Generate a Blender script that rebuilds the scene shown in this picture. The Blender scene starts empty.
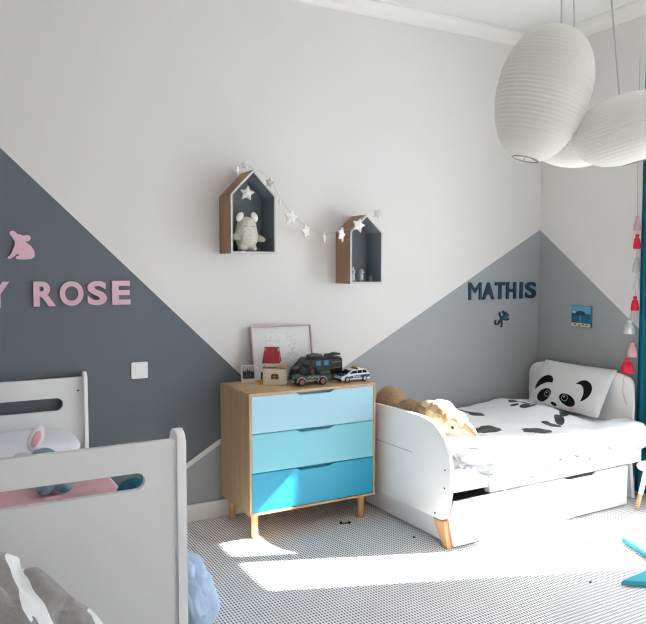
import bpy, bmesh, math, random
from mathutils import Vector, Matrix, noise
random.seed(7)
C = bpy.context.scene.collection
R = math.radians
PI = math.pi

# ------------------------------------------------------------------ camera
cd = bpy.data.cameras.new('camera'); cam = bpy.data.objects.new('camera', cd); C.objects.link(cam)
cam.location = (-1.5487, -3.95, 1.4762)
cam.rotation_euler = (R(90 - 3.469), 0, R(-28.753))
cd.sensor_fit = 'HORIZONTAL'; cd.sensor_width = 36; cd.lens = 711.62 * 36 / 646
cd.clip_start = 0.05
bpy.context.scene.camera = cam
# ------------------------------------------------------------------ view, sky, sun
sc = bpy.context.scene
sc.view_settings.view_transform = 'Standard'; sc.view_settings.look = 'None'
sc.view_settings.gamma = 1; sc.view_settings.use_curve_mapping = False
sc.view_settings.exposure = 1.12
W = bpy.data.worlds.new('world'); sc.world = W; W.use_nodes = True
bg = W.node_tree.nodes['Background']; bg.inputs[0].default_value = (0.86, 0.925, 1.0, 1); bg.inputs[1].default_value = 5.6
SUN = Vector((-1.0, 0.388, -0.85)).normalized()
sl = bpy.data.lights.new('sun', 'SUN'); so = bpy.data.objects.new('sun', sl); C.objects.link(so)
so.location = (6, -3, 6); so.rotation_euler = SUN.to_track_quat('-Z', 'Y').to_euler()
sl.energy = 22.0; sl.angle = R(0.7); sl.color = (1.0, 0.965, 0.92)
def portal(x, y0, y1, z0, z1):
    l = bpy.data.lights.new('window_daylight', 'AREA'); o = bpy.data.objects.new('window_daylight', l); C.objects.link(o)
    l.shape = 'RECTANGLE'; l.size = y1 - y0; l.size_y = z1 - z0
    o.location = (x, (y0 + y1) / 2, (z0 + z1) / 2)
    o.rotation_euler = Vector((-1, 0, 0)).to_track_quat('-Z', 'Z').to_euler()
    l.cycles.is_portal = True
cy = sc.cycles
cy.use_denoising = True
cy.max_bounces = 10; cy.diffuse_bounces = 6; cy.transparent_max_bounces = 8
cy.filter_width = 1.2
cy.sample_clamp_indirect = 8.0

# ------------------------------------------------------------------ helpers
def lin(c):
    if isinstance(c, str):
        c = [int(c[i:i + 2], 16) / 255 for i in (0, 2, 4)]
    return tuple((v / 12.92 if v <= 0.04045 else ((v + 0.055) / 1.055) ** 2.4) for v in c) + (1,)

class NT:
    def __init__(s, name):
        s.m = bpy.data.materials.new(name); s.m.use_nodes = True
        s.t = s.m.node_tree; s.b = s.t.nodes['Principled BSDF']
    def n(s, ty, **k):
        o = s.t.nodes.new(ty)
        for a, v in k.items(): setattr(o, a, v)
        return o
    def l(s, a, b): s.t.links.new(a, b)
    def val(s, sock, v):
        if isinstance(v, (int, float, tuple)): sock.default_value = v
        else: s.l(v, sock)
    def math(s, op, a, b=0.0):
        o = s.n('ShaderNodeMath', operation=op); s.val(o.inputs[0], a); s.val(o.inputs[1], b); return o.outputs[0]
    def mix(s, f, a, b):
        o = s.n('ShaderNodeMix', data_type='RGBA'); s.val(o.inputs[0], f); s.val(o.inputs[6], a); s.val(o.inputs[7], b); return o.outputs[2]
    def coord(s, which='Object'): return s.n('ShaderNodeTexCoord').outputs[which]
    def mapping(s, v, loc=(0, 0, 0), rot=(0, 0, 0), scale=(1, 1, 1), ty='POINT'):
        o = s.n('ShaderNodeMapping', vector_type=ty); s.l(v, o.inputs[0])
        o.inputs[1].default_value = loc; o.inputs[2].default_value = rot; o.inputs[3].default_value = scale; return o.outputs[0]
    def noise(s, v, scale=5, detail=3, rough=.5):
        o = s.n('ShaderNodeTexNoise'); s.l(v, o.inputs['Vector']); o.inputs['Scale'].default_value = scale
        o.inputs['Detail'].default_value = detail; o.inputs['Roughness'].default_value = rough; return o.outputs[0]
    def ramp(s, f, stops):
        o = s.n('ShaderNodeValToRGB'); s.l(f, o.inputs[0]); e = o.color_ramp.elements
        while len(e) < len(stops): e.new(0.5)
        for q, (p, c) in zip(e, stops): q.position = p; q.color = c
        return o.outputs[0]
    def bump(s, h, strength=.3, dist=.01):
        o = s.n('ShaderNodeBump'); s.l(h, o.inputs['Height']); o.inputs['Strength'].default_value = strength; o.inputs['Distance'].default_value = dist
        s.l(o.outputs[0], s.b.inputs['Normal'])
    def ell(s, v, cx, cy, a, b, rot=0, warp=None):
        """1 inside an ellipse lying in the object's own xy plane"""
        m = s.mapping(v, (cx, cy, 0), (0, 0, rot), (a, b, 1e6), 'TEXTURE')
        o = s.n('ShaderNodeVectorMath', operation='LENGTH'); s.l(m, o.inputs[0])
        d = o.outputs['Value']
        if warp is not None: d = s.math('ADD', d, warp)
        return s.math('LESS_THAN', d, 1.0)

_M = {}
def mat(name, col, rough=.5, metal=0, bump=None, spec=.5, var=0, trans=0):
    if name in _M: return _M[name]
    k = NT(name); c = lin(col)
    k.b.inputs['Base Color'].default_value = c; k.b.inputs['Roughness'].default_value = rough
    k.b.inputs['Metallic'].default_value = metal; k.b.inputs['Specular IOR Level'].default_value = spec
    v = k.coord()
    if var:
        f = k.noise(v, 14, 3)
        k.l(k.mix(f, tuple(x * (1 - var) for x in c[:3]) + (1,), tuple(min(1, x * (1 + var)) for x in c[:3]) + (1,)), k.b.inputs['Base Color'])
    if bump: k.bump(k.noise(v, bump[0], 4, .6), bump[1], bump[2] if len(bump) > 2 else .01)
    _M[name] = k.m; return k.m

def wood(name, c1, c2, axis=2, scale=1.0):
    if name in _M: return _M[name]
    k = NT(name); v = k.coord()
    s = [22 * scale] * 3; s[axis] = 1.3 * scale
    f = k.noise(k.mapping(v, scale=tuple(s)), 1.6, 5, .6)
    k.l(k.ramp(f, [(.3, lin(c1)), (.7, lin(c2))]), k.b.inputs['Base Color'])
    k.b.inputs['Roughness'].default_value = .45; k.bump(f, .08, .004)
    _M[name] = k.m; return k.m

MW = {}      # world matrices of the things
def tag(o, label=None, cat=None, group=None, kind=None):
    for a, v in (('label', label), ('category', cat), ('group', group), ('kind', kind)):
        if v: o[a] = v
    return o
def thing(name, label, cat, loc, rotz=0, group=None):
    o = bpy.data.objects.new(name, None); C.objects.link(o)
    o.location = loc; o.rotation_euler = (0, 0, rotz); o.empty_display_size = .05
    MW[o] = Matrix.Translation(loc) @ Matrix.Rotation(rotz, 4, 'Z')
    return tag(o, label, cat, group)
def finish(name, bm, mats, parent=None, smooth=None, loc=None, world=False):
    """link the bmesh as one object; world=True: bm is in world coordinates"""
    if loc is not None and parent is None: bmesh.ops.translate(bm, verts=bm.verts, vec=-Vector(loc))
    if parent is not None and world: bmesh.ops.transform(bm, matrix=MW[parent].inverted(), verts=bm.verts)
    bmesh.ops.recalc_face_normals(bm, faces=bm.faces)
    me = bpy.data.meshes.new(name); bm.to_mesh(me); bm.free()
    o = bpy.data.objects.new(name, me); C.objects.link(o)
    for m in (mats if isinstance(mats, (list, tuple)) else [mats]): me.materials.append(m)
    if smooth:
        me.shade_smooth()
        if smooth is not True: me.set_sharp_from_angle(angle=R(smooth))
    if loc is not None and parent is None: o.location = loc
    if parent is not None: o.parent = parent; MW[o] = MW[parent]
    else: MW[o] = Matrix.Translation(loc or (0, 0, 0))
    return o
def struct(name, bm, mats, smooth=None):
    o = finish(name, bm, mats, None, smooth); o['kind'] = 'structure'; return o
def B(): return bmesh.new()
def box(bm, lo, hi, bev=0, mi=0, M=None, seg=2):
    lo, hi = Vector(lo), Vector(hi); s = hi - lo
    r = bmesh.ops.create_cube(bm, size=1, matrix=Matrix.Translation((lo + hi) / 2) @ Matrix.Diagonal((*s, 1)))
    vs = r['verts']
    if bev:
        es = list({e for v in vs for e in v.link_edges})
        r = bmesh.ops.bevel(bm, geom=es, offset=bev, segments=seg, affect='EDGES', profile=.5)
        vs = list({v for f in r['faces'] for v in f.verts} | {v for v in vs if v.is_valid})
    for f in {f for v in vs for f in v.link_faces}: f.material_index = mi
    if M is not None: bmesh.ops.transform(bm, matrix=M, verts=vs)
    return vs
def prism(bm, pts, d0, d1, plane='xz', bev=0, mi=0, M=None, seg=2):
    """polygon pts in the named plane, extruded along the third axis from d0 to d1"""
    def p(a, b, d):
        return {'xz': (a, d, b), 'xy': (a, b, d), 'yz': (d, a, b)}[plane]
    v0 = [bm.verts.new(p(a, b, d0)) for a, b in pts]; v1 = [bm.verts.new(p(a, b, d1)) for a, b in pts]
    n = len(pts); fs = [bm.faces.new(v0[::-1]), bm.faces.new(v1)]
    for i in range(n): fs.append(bm.faces.new((v0[i], v0[(i + 1) % n], v1[(i + 1) % n], v1[i])))
    vs = v0 + v1
    if bev:
        es = list(fs[0].edges) + list(fs[1].edges)
        r = bmesh.ops.bevel(bm, geom=es, offset=bev, segments=seg, affect='EDGES', profile=.5)
        vs = list({v for f in r['faces'] for v in f.verts} | {v for v in vs if v.is_valid})
    for f in {f for v in vs for f in v.link_faces}: f.material_index = mi
    if M is not None: bmesh.ops.transform(bm, matrix=M, verts=vs)
    return vs
def lathe(bm, prof, n=24, M=None, mi=0, cap=True):
    """prof: (r, z) list around z"""
    rings = []; vs = []
    for r, z in prof:
        q = [bm.verts.new((r * math.cos(2 * PI * i / n), r * math.sin(2 * PI * i / n), z)) for i in range(n)]
        rings.append(q); vs += q
    fs = []
    for a, b in zip(rings, rings[1:]):
        for i in range(n): fs.append(bm.faces.new((a[i], a[(i + 1) % n], b[(i + 1) % n], b[i])))
    if cap: fs += [bm.faces.new(rings[0][::-1]), bm.faces.new(rings[-1])]
    for f in fs: f.material_index = mi
    if M is not None: bmesh.ops.transform(bm, matrix=M, verts=vs)
    return vs
def tube(bm, pts, r, n=8, mi=0):
    pts = [Vector(p) for p in pts]; rings = []
    rr = r if isinstance(r, (list, tuple)) else [r] * len(pts)
    up = Vector((0, 0, 1))
    for i, p in enumerate(pts):
        t = (pts[min(i + 1, len(pts) - 1)] - pts[max(i - 1, 0)]).normalized()
        a = t.cross(up if abs(t.z) < .95 else Vector((1, 0, 0))).normalized(); b = t.cross(a)
        rings.append([bm.verts.new(p + (a * math.cos(2 * PI * k / n) + b * math.sin(2 * PI * k / n)) * rr[i]) for k in range(n)])
    for a, b in zip(rings, rings[1:]):
        for k in range(n): bm.faces.new((a[k], a[(k + 1) % n], b[(k + 1) % n], b[k])).material_index = mi
    bm.faces.new(rings[0][::-1]); bm.faces.new(rings[-1])
def ellipsoid(bm, c, r, rot=(0, 0, 0), sub=3, mi=0):
    M = Matrix.Translation(c) @ Matrix.Rotation(rot[2], 4, 'Z') @ Matrix.Rotation(rot[1], 4, 'Y') @ Matrix.Rotation(rot[0], 4, 'X') @ Matrix.Diagonal((*r, 1))
    q = bmesh.ops.create_icosphere(bm, subdivisions=sub, radius=1, matrix=M)
    for f in {f for v in q['verts'] for f in v.link_faces}: f.material_index = mi
    return q['verts']
def blob(ells, voxel=.008, fur=.002, freq=90, smooth_it=4):
    """ellipsoids fused to one continuous body (voxel remesh), slightly roughened"""
    bm = B()
    for e in ells: ellipsoid(bm, *e)
    me = bpy.data.meshes.new('tmp'); bm.to_mesh(me); bm.free()
    o = bpy.data.objects.new('tmp', me); C.objects.link(o)
    md = o.modifiers.new('r', 'REMESH'); md.mode = 'VOXEL'; md.voxel_size = voxel
    ms = o.modifiers.new('s', 'SMOOTH'); ms.iterations = smooth_it; ms.factor = .5
    dg = bpy.context.evaluated_depsgraph_get(); dg.update()
    m2 = bpy.data.meshes.new_from_object(o.evaluated_get(dg))
    bpy.data.objects.remove(o)
    out = B(); out.from_mesh(m2); bpy.data.meshes.remove(m2)
    out.normal_update()
    if fur:
        for v in out.verts: v.co += v.normal * fur * noise.noise(v.co * freq)
    return out
def glyph(ch, w, h, depth, offset=.03, bev=.0):
    """a solid letter w x h standing in the xz plane, its back at y=0, facing -y"""
    cu = bpy.data.curves.new('t', 'FONT'); cu.body = ch; cu.size = 1; cu.extrude = .1; cu.offset = offset; cu.resolution_u = 6
    o = bpy.data.objects.new('t', cu); C.objects.link(o)
    dg = bpy.context.evaluated_depsgraph_get(); dg.update()
    me = bpy.data.meshes.new_from_object(o.evaluated_get(dg)); bpy.data.objects.remove(o)
    bm = B(); bm.from_mesh(me); bpy.data.meshes.remove(me)
    bmesh.ops.remove_doubles(bm, verts=bm.verts, dist=1e-5)
    xs = [v.co.x for v in bm.verts]; ys = [v.co.y for v in bm.verts]
    x0, x1, y0, y1 = min(xs), max(xs), min(ys), max(ys)
    for v in bm.verts:
        x, y, z = v.co
        v.co = ((x - x0) / (x1 - x0) * w, -(z + .1) / .2 * depth, (y - y0) / (y1 - y0) * h)
    return bm
def star2d(r, ri=.5, n=5, rot=PI / 2):
    return [((r if i % 2 == 0 else r * ri) * math.cos(rot + PI * i / n), (r if i % 2 == 0 else r * ri) * math.sin(rot + PI * i / n)) for i in range(2 * n)]
def rrect(x0, x1, z0, z1, rs, n=8):
    """rounded rectangle; rs = radii (bl, br, tr, tl)"""
    out = []
    for (cx, cz, r, a0) in ((x0 + rs[0], z0 + rs[0], rs[0], PI), (x1 - rs[1], z0 + rs[1], rs[1], 1.5 * PI), (x1 - rs[2], z1 - rs[2], rs[2], 0), (x0 + rs[3], z1 - rs[3], rs[3], .5 * PI)):
        if r <= 1e-6: out.append((cx, cz)); continue
        for i in range(n + 1):
            a = a0 + i / n * PI / 2; out.append((cx + r * math.cos(a), cz + r * math.sin(a)))
    return out
def sheet(nx, ny, fn, th):
    """closed cloth: grid of fn(s,t) and a second layer th below it, thinning to the hem"""
    bm = B(); P = [[Vector(fn(i / nx, j / ny)) for j in range(ny + 1)] for i in range(nx + 1)]
    up = [[bm.verts.new(p) for p in r] for r in P]; dn = []
    for i in range(nx + 1):
        r = []
        for j in range(ny + 1):
            a = P[min(i + 1, nx)][j] - P[max(i - 1, 0)][j]; b = P[i][min(j + 1, ny)] - P[i][max(j - 1, 0)]
            n = a.cross(b).normalized()
            if n.z < -.05 or (abs(n.z) <= .05 and n.y > 0): n = -n
            r.append(bm.verts.new(P[i][j] - n * th))
        dn.append(r)
    for i in range(nx):
        for j in range(ny):
            bm.faces.new((up[i][j], up[i + 1][j], up[i + 1][j + 1], up[i][j + 1])); bm.faces.new((dn[i][j], dn[i][j + 1], dn[i + 1][j + 1], dn[i + 1][j]))
    ring = [(i, 0) for i in range(nx)] + [(nx, j) for j in range(ny)] + [(i, ny) for i in range(nx, 0, -1)] + [(0, j) for j in range(ny, 0, -1)]
    for (i, j), (k, l) in zip(ring, ring[1:] + ring[:1]): bm.faces.new((up[i][j], up[k][l], dn[k][l], dn[i][j]))
    return bm
def fold(p, s): return noise.noise(Vector(p) * s)
def copy_tree(o, loc, rotz=None, label=None):
    c = o.copy(); C.objects.link(c); c.location = loc
    if rotz is not None: c.rotation_euler = (0, 0, rotz)
    if label: c['label'] = label
    for ch in list(o.children):
        d = ch.copy(); C.objects.link(d); d.parent = c
        for g in list(ch.children):
            e = g.copy(); C.objects.link(e); e.parent = d
    return c

# ------------------------------------------------------------------ materials
WHITE = lin('d9d7d4')
m_wall = mat('wall_white_paint', 'dbd9d6', .7, bump=(60, .05, .002))
m_dark = mat('wall_slate_paint', '62696f', .7, bump=(60, .05, .002))
m_mid = mat('wall_grey_paint', '9c9fa1', .7, bump=(60, .05, .002))
m_ceil = mat('ceiling_paint', 'e2e1de', .8)
m_trim = mat('trim_paint', 'e4e2de', .5)
m_white = mat('white_lacquer', 'ecebea', .35)
m_wpanel = mat('white_panel', 'dededd', .4)
m_oak = wood('light_oak', 'b3906a', 'cbab84', 2)
m_oakx = wood('light_oak_lengthwise', 'b3906a', 'cbab84', 0)
m_pine = wood('pine_leg', 'cf9d6c', 'e0b384', 2)
m_walnut = wood('shelf_wood', '8d6a4c', 'a58062', 2)
m_black = mat('black_plastic', '17181a', .35)
m_hole = mat('bolt_black', '1c1c1e', .6)

def floor_mat():
    k = NT('woven_carpet'); v = k.coord()
    s = k.n('ShaderNodeSeparateXYZ'); k.l(v, s.inputs[0]); f = 2 * PI
    a = k.math('SINE', k.math('MULTIPLY', s.outputs[0], f / .0145)); b = k.math('SINE', k.math('MULTIPLY', s.outputs[1], f / .0215))
    d = k.math('ADD', k.math('MULTIPLY', a, .62), k.math('MULTIPLY', b, .38))
    o = k.n('ShaderNodeMapRange', interpolation_type='SMOOTHSTEP'); k.l(d, o.inputs[0])
    o.inputs[1].default_value = .14; o.inputs[2].default_value = .46
    base = k.mix(k.noise(v, 3, 3), lin('f4f3f4'), lin('f9f8f9'))
    k.l(k.mix(o.outputs[0], base, lin('5a5a60')), k.b.inputs['Base Color'])
    k.b.inputs['Roughness'].default_value = .85; k.b.inputs['Specular IOR Level'].default_value = .2
    k.bump(d, .25, .003); return k.m

# ------------------------------------------------------------------ room shell
XR, YF, XL, ZC, WT = 2.489, -5.2, -2.7, 3.17, .10
bm = B(); box(bm, (XL, YF, -.12), (XR + WT, .12, 0)); struct('floor', bm, floor_mat())
bm = B(); box(bm, (XL - .1, YF - .1, ZC), (XR + WT, .12, ZC + .12)); struct('ceiling', bm, m_ceil)

# main wall: painted geometric fields
def facets(bm, polys, conv):
    for pts, mi in polys:
        f = bm.faces.new([bm.verts.new(conv(a, b)) for a, b in pts]); f.material_index = mi
bm = B(); box(bm, (XL - .1, .001, 0), (XR + WT, .12, ZC))
xm, zm = .335, .615       # where the slanted edges meet, behind the chest
up = [(-.80, .035), (-.29, .345), (-.087, .466), (xm, zm)]       # upper edge of the white stripe
lo = [(-.80, 0.0), (-.29, .312), (-.087, .432), (.35, .632 - .015), (.744, .824), (XR, 1.771)]
dl = [(-2.35, ZC), (-1.232, 2.085), (.071, .828), (xm, zm)]
facets(bm, [
    ([(XL, 0), (-.80, 0)] + up + dl[::-1][1:] + [(XL, ZC)], 1),
    (dl[:1] + dl[1:] + [(.35, .617), (.744, .824), (XR, 1.771), (XR, ZC)], 0),
    (up + [(.35, .617), (-.087, .432), (-.29, .312), (-.80, 0.0)], 0),
    ([(-.80, 0), (-.29, .312), (-.087, .432), (.35, .617), (.744, .824), (XR, 1.771), (XR, 0)], 2)],
    lambda a, b: (a, 0, b))
o = struct('wall_back', bm, [m_wall, m_dark, m_mid])
o.data.flip_normals() if o.data.polygons[-1].normal.y > 0 else None

# right wall: french window plus an unseen opening added for fill light
W1 = (-2.135, -1.36, .0, 2.40); W2 = (-4.85, -4.25, .0, 2.40)
bm = B()
def wseg(y0, y1, z0, z1): box(bm, (XR + .001, y0, z0), (XR + WT, y1, z1))
wseg(W1[1], .12, 0, ZC); wseg(W1[0], W1[1], W1[3], ZC); wseg(W2[1], W1[0], 0, ZC); wseg(W2[0], W2[1], W2[3], ZC); wseg(YF, W2[0], 0, ZC)
pe = 1.771 - .778 * 1.36
facets(bm, [([(0, 1.771), (0, ZC), (-1.36, ZC), (-1.36, pe)], 0), ([(0, 0), (0, 1.771), (-1.36, pe), (-1.36, 0)], 1)], lambda a, b: (XR, a, b))
struct('wall_right', bm, [m_wall, m_mid])
bm = B(); box(bm, (XL - .1, YF, 0), (XL, .12, ZC)); struct('wall_left', bm, m_wall)
bm = B(); box(bm, (XL - .1, YF - .1, 0), (XR + WT, YF, ZC)); struct('wall_front', bm, m_wall)

def glass():
    k = NT('window_glass'); t = k.t; t.nodes.remove(k.b)
    out = [n for n in t.nodes if n.type == 'OUTPUT_MATERIAL'][0]
    a = k.n('ShaderNodeBsdfTransparent'); g = k.n('ShaderNodeBsdfGlossy'); g.inputs['Roughness'].default_value = .02
    m = k.n('ShaderNodeMixShader'); m.inputs[0].default_value = .05
    k.l(a.outputs[0], m.inputs[1]); k.l(g.outputs[0], m.inputs[2]); k.l(m.outputs[0], out.inputs[0]); return k.m
m_glass = glass()
def window(n, w, mull, fr):
    y0, y1, z0, z1 = w; xa, xb = XR + .055, XR + WT
    bm = B()
    box(bm, (xa, y0, z0), (xb, y0 + fr, z1)); box(bm, (xa, y1 - fr, z0), (xb, y1, z1))
    box(bm, (xa, y0, z1 - fr), (xb, y1, z1)); box(bm, (xa, y0, 0), (xb, y1, .06))
    box(bm, (xa, mull[0], z0), (xb, mull[1], z1))
    o = struct(n, bm, m_white)
    for a, b in ((y0 + fr, mull[0]), (mull[1], y1 - fr)):
        bm = B(); box(bm, (XR + .075, a, .06), (XR + .081, b, z1 - fr))
        finish('pane', bm, m_glass, o)
    portal(XR + .12, y0, y1, 0, z1)
window('window_1', W1, (-1.775, -1.68), .012)
window('added_fill_window', W2, (-4.58, -4.52), .03)  # unseen opening behind the camera, added and sized for fill light

# cornice with its groove, baseboards
prof = [(0, 3.09), (-.012, 3.09), (-.016, 3.105), (-.03, 3.12), (-.055, 3.135), (-.07, 3.15), (-.075, 3.158), (-.085, 3.158), (-.085, ZC), (0, ZC)]
bm = B(); prism(bm, prof, XL, XR, 'yz'); struct('trim_1', bm, m_trim)
bm = B(); prism(bm, [(XR + y, z) for y, z in prof], YF, 0, 'xz'); struct('trim_2', bm, m_trim)
def skirting(n, lo, hi):
    bm = B(); box(bm, lo, hi, .008); struct(n, bm, m_trim)
skirting('baseboard_back', (XL, -.018, 0), (XR, 0, .105))
skirting('baseboard_right', (XR - .018, W1[1], 0), (XR, -.018, .105))
skirting('baseboard_left', (XL, YF, 0), (XL + .018, -.018, .105))

# ------------------------------------------------------------------ chest of drawers
X0, X1, YB, Y0, Z0, Z1 = -.084, .718, -.026, -.462, .139, .808
chest = thing('chest_of_drawers', 'light oak chest of three drawers in graded blues on four round legs', 'chest of drawers', ((X0 + X1) / 2, (YB + Y0) / 2, 0))
T = .014
bm = B(); box(bm, (X0, Y0, Z1 - T), (X1, YB, Z1), .002); finish('top', bm, m_oakx, chest, world=True)
bm = B(); box(bm, (X0, Y0, Z0), (X1, YB, Z0 + T), .002); finish('bottom_panel', bm, m_oakx, chest, world=True)
for x in (X0, X1 - T):
    bm = B(); box(bm, (x, Y0, Z0 + T), (x + T, YB, Z1 - T), .0015); finish('side_panel', bm, m_oak, chest, world=True)
bm = B(); box(bm, (X0 + T, YB - .01, Z0 + T), (X1 - T, YB - .002, Z1 - T)); finish('back_panel', bm, m_oak, chest, world=True)
for i, (z0, z1, col) in enumerate(((.588, .792, '9fcbda'), (.373, .584, '7cc3d2'), (.156, .369, '1f9dbf'))):
    m = mat('drawer_blue_%d' % i, col, .4, bump=(40, .04, .002))
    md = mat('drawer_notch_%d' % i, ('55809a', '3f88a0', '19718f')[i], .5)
    n0, n1 = .196, .438
    bm = B()
    prism(bm, [(X0 + T + .002, z0), (X1 - T - .002, z0), (X1 - T - .002, z1), (n1, z1), (n1 - .028, z1 - .016), (n0 + .028, z1 - .016), (n0, z1), (X0 + T + .002, z1)], Y0 + .002, Y0 + .022, 'xz', .0015)
    dr = finish('drawer', bm, m, chest, world=True); tag(dr, ('pale blue top drawer', 'light turquoise middle drawer', 'deep cyan bottom drawer')[i])
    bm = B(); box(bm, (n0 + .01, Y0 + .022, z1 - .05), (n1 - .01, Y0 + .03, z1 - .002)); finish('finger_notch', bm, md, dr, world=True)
    bm = B(); box(bm, (X0 + T + .01, Y0 + .03, z0 + .01), (X1 - T - .01, YB - .03, z1 - .05)); finish('drawer_box', bm, m_oak, dr, world=True)
for x in (X0 + .05, X1 - .065):
    for y in (Y0 + .055, YB - .05):
        bm = B(); lathe(bm, [(.0165, 0), (.019, .004), (.021, Z0 - .0005)], 20, Matrix.Translation((x, y, 0))); finish('leg', bm, m_pine, chest, 40, world=True)

# ------------------------------------------------------------------ house shelves
m_sgrey = mat('shelf_slate', '7d868b', .6, bump=(50, .05, .002))
m_sedge = mat('shelf_edge', 'c9c8c5', .5)
def house_shelf(x, z, w, h, ap, d, label):
    t = thing('house_shelf', label, 'shelf', (x, 0, z), group=None)
    th = .011
    def skin(bm, outer):     # wood outside, slate inside, pale front edge
        bmesh.ops.recalc_face_normals(bm, faces=bm.faces)
        for f in bm.faces:
            n = f.normal
            if n.y < -.7: f.material_index = 2
            elif n.dot(outer) > .7: f.material_index = 0
            else: f.material_index = 1
    L = math.hypot(w / 2, ap); nx, nz = ap / L, (w / 2) / L
    ms = [m_walnut, m_sgrey, m_sedge]
    for s in (0, 1):
        bm = B(); xa = 0 if s == 0 else w - th
        prism(bm, [(xa, 0), (xa + th, 0), (xa + th, h + (ap / (w / 2) * th if s == 0 else 0)), (xa, h + (0 if s == 0 else ap / (w / 2) * th))], -d, 0, 'xz')
        skin(bm, Vector((-1 if s == 0 else 1, 0, 0))); finish('side_panel', bm, ms, t)
    tv = th / nz
    for s in (-1, 1):
        e = 0 if s < 0 else w
        bm = B(); prism(bm, [(e, h), (w / 2, h + ap), (w / 2, h + ap - tv), (e - s * th, h + ap / (w / 2) * th - tv * 0 - 0), ][:3] + [(e - s * th, h + ap / (w / 2) * th - tv)] + [(e - s * th, h + ap / (w / 2) * th)][:0], -d, 0, 'xz')
        skin(bm, Vector((s * nx, 0, nz))); finish('roof_panel', bm, ms, t)
    bm = B(); box(bm, (th, -d, 0), (w - th, 0, th)); bmesh.ops.recalc_face_normals(bm, faces=bm.faces)
    for f in bm.faces: f.material_index = 1 if f.normal.z > .5 else 2
    finish('base_panel', bm, ms, t)
    bm = B(); prism(bm, [(th, th), (w - th, th), (w - th, h), (w / 2, h + ap - tv), (th, h)], -.008, -.001, 'xz'); finish('back_panel', bm, m_sgrey, t)
    return t
house_shelf(-.071, 1.564, .280, .331, .144, .182, 'larger house-shaped wall shelf holding a cream plush animal')
house_shelf(.711, 1.384, .238, .322, .108, .182, 'smaller house-shaped wall shelf with two little animal figures inside')

m_cream = mat('cream_plush', 'd8d4c4', .95, bump=(260, .8, .006), spec=.1)
m_creamear = mat('cream_ear', 'e6e3d8', .95, bump=(200, .4, .004), spec=.1)
pl = thing('plush_toy', 'cream fluffy plush with round ears sitting in the larger house shelf', 'plush toy', (.056, -.10, 1.575))
bm = blob([((0, 0, .095), (.072, .05, .088)), ((0, 0, .138), (.063, .046, .065)), ((-.03, -.012, .02), (.026, .03, .022)), ((.032, -.012, .02), (.026, .03, .022)),
           ((-.072, -.008, .085), (.03, .02, .019), (0, .5, 0)), ((.082, -.008, .078), (.036, .02, .019), (0, .3, 0))], .006, .0035, 110, 3)
bd = finish('body', bm, m_cream, pl, True)
for s, a in ((-1, .55), (1, -.3)):
    bm = B(); ellipsoid(bm, (s * .045, -.014, .2), (.021, .012, .03), (0, a * 1.2, 0)); finish('ear', bm, m_creamear, pl, True)
for s in (-1, 1):
    bm = B(); tube(bm, [(s * .022 + .012 * q, -.0475 - .002 * (1 - q * q), .148 - .005 * (1 - q * q)) for q in (-1, -.5, 0, .5, 1)], .0014, 6); finish('closed_eye', bm, mat('eye_thread', '6b6258', .8), pl)

m_fig = mat('figure_grey', 'a9aeb2', .6)
m_figw = mat('figure_white', 'd5d6d6', .6)
def figure(x, y, label, m, kind, h=.08):
    t = thing('animal_figure', label, 'figurine', (x, y, 1.395 + .0005))
    bm = blob([((0, 0, .028), (.019, .017, .03)), ((.004, -.006, .063), (.016, .016, .017)), ((-.009, -.008, .008), (.009, .013, .009)), ((.011, -.008, .008), (.009, .013, .009))] +
              ([((.014, -.016, .058), (.009, .008, .006))] if kind else [((-.006, 0, .082), (.005, .004, .016)), ((.01, 0, .082), (.005, .004, .016))]), .004, 0, 1, 3)
    finish('body', bm, m, t, True)
    for s in (-1, 1):
        bm = B(); ellipsoid(bm, (.004 + s * .006, -.021, .067), (.002, .002, .0025), sub=1); finish('eye', bm, m_black, t)
    if kind:
        bm = B(); ellipsoid(bm, (0, -.012, .03), (.012, .01, .02)); finish('belly', bm, m_figw, t, True)
figure(.772, -.10, 'small white animal figure at left in the smaller house shelf', m_figw, 0)
figure(.835, -.10, 'small grey animal figure with pale belly in smaller house shelf', m_fig, 1)
t = thing('tealight_jar', 'tiny pale jar standing by the right side of the smaller house shelf', 'jar', (.912, -.10, 1.3955))
bm = B(); lathe(bm, [(.009, 0), (.011, .004), (.011, .028), (.008, .034)], 16); finish('jar', bm, m_fig, t, 40)
bm = B(); lathe(bm, [(.0085, .034), (.009, .035), (.009, .042), (.006, .044)], 16); finish('lid', bm, m_sgrey, t, 40)

# star garland
m_star = mat('star_white', 'e9e7e2', .6); m_string = mat('string', 'b9b7b2', .8)
def star_bm(r, d, M): 
    bm = B(); pts = star2d(r, .52); n = len(pts)
    a = [bm.verts.new((x, -d * .35, z)) for x, z in pts]; b = [bm.verts.new((x, d * .35, z)) for x, z in pts]
    ca, cb = bm.verts.new((0, -d, 0)), bm.verts.new((0, d, 0))
    for i in range(n):
        j = (i + 1) % n
        bm.faces.new((a[i], a[j], b[j], b[i])); bm.faces.new((ca, a[j], a[i])); bm.faces.new((cb, b[i], b[j]))
    bmesh.ops.transform(bm, matrix=M, verts=bm.verts); return bm
SP = [(-.018, -.15, 2.036, .028, .9, .6), (.03, -.15, 2.066, .029, -.6, .2), (.178, -.165, 1.972, .036, -1.0, .3), (.236, -.175, 1.868, .028, 1.1, .5), (.345, -.1, 1.783, .049, .1, .15), (.455, -.08, 1.706, .047, .5, -.3), (.581, -.08, 1.667, .04, .9, 0), (.628, -.215, 1.683, .046, .6, .3), (.752, -.209, 1.742, .046, 0, .3), (.925, -.16, 1.822, .033, -1.0, .3)]
g = thing('star_garland', 'string of white padded stars hung between the two house shelves', 'garland', (.345, -.1, 1.785))
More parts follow.
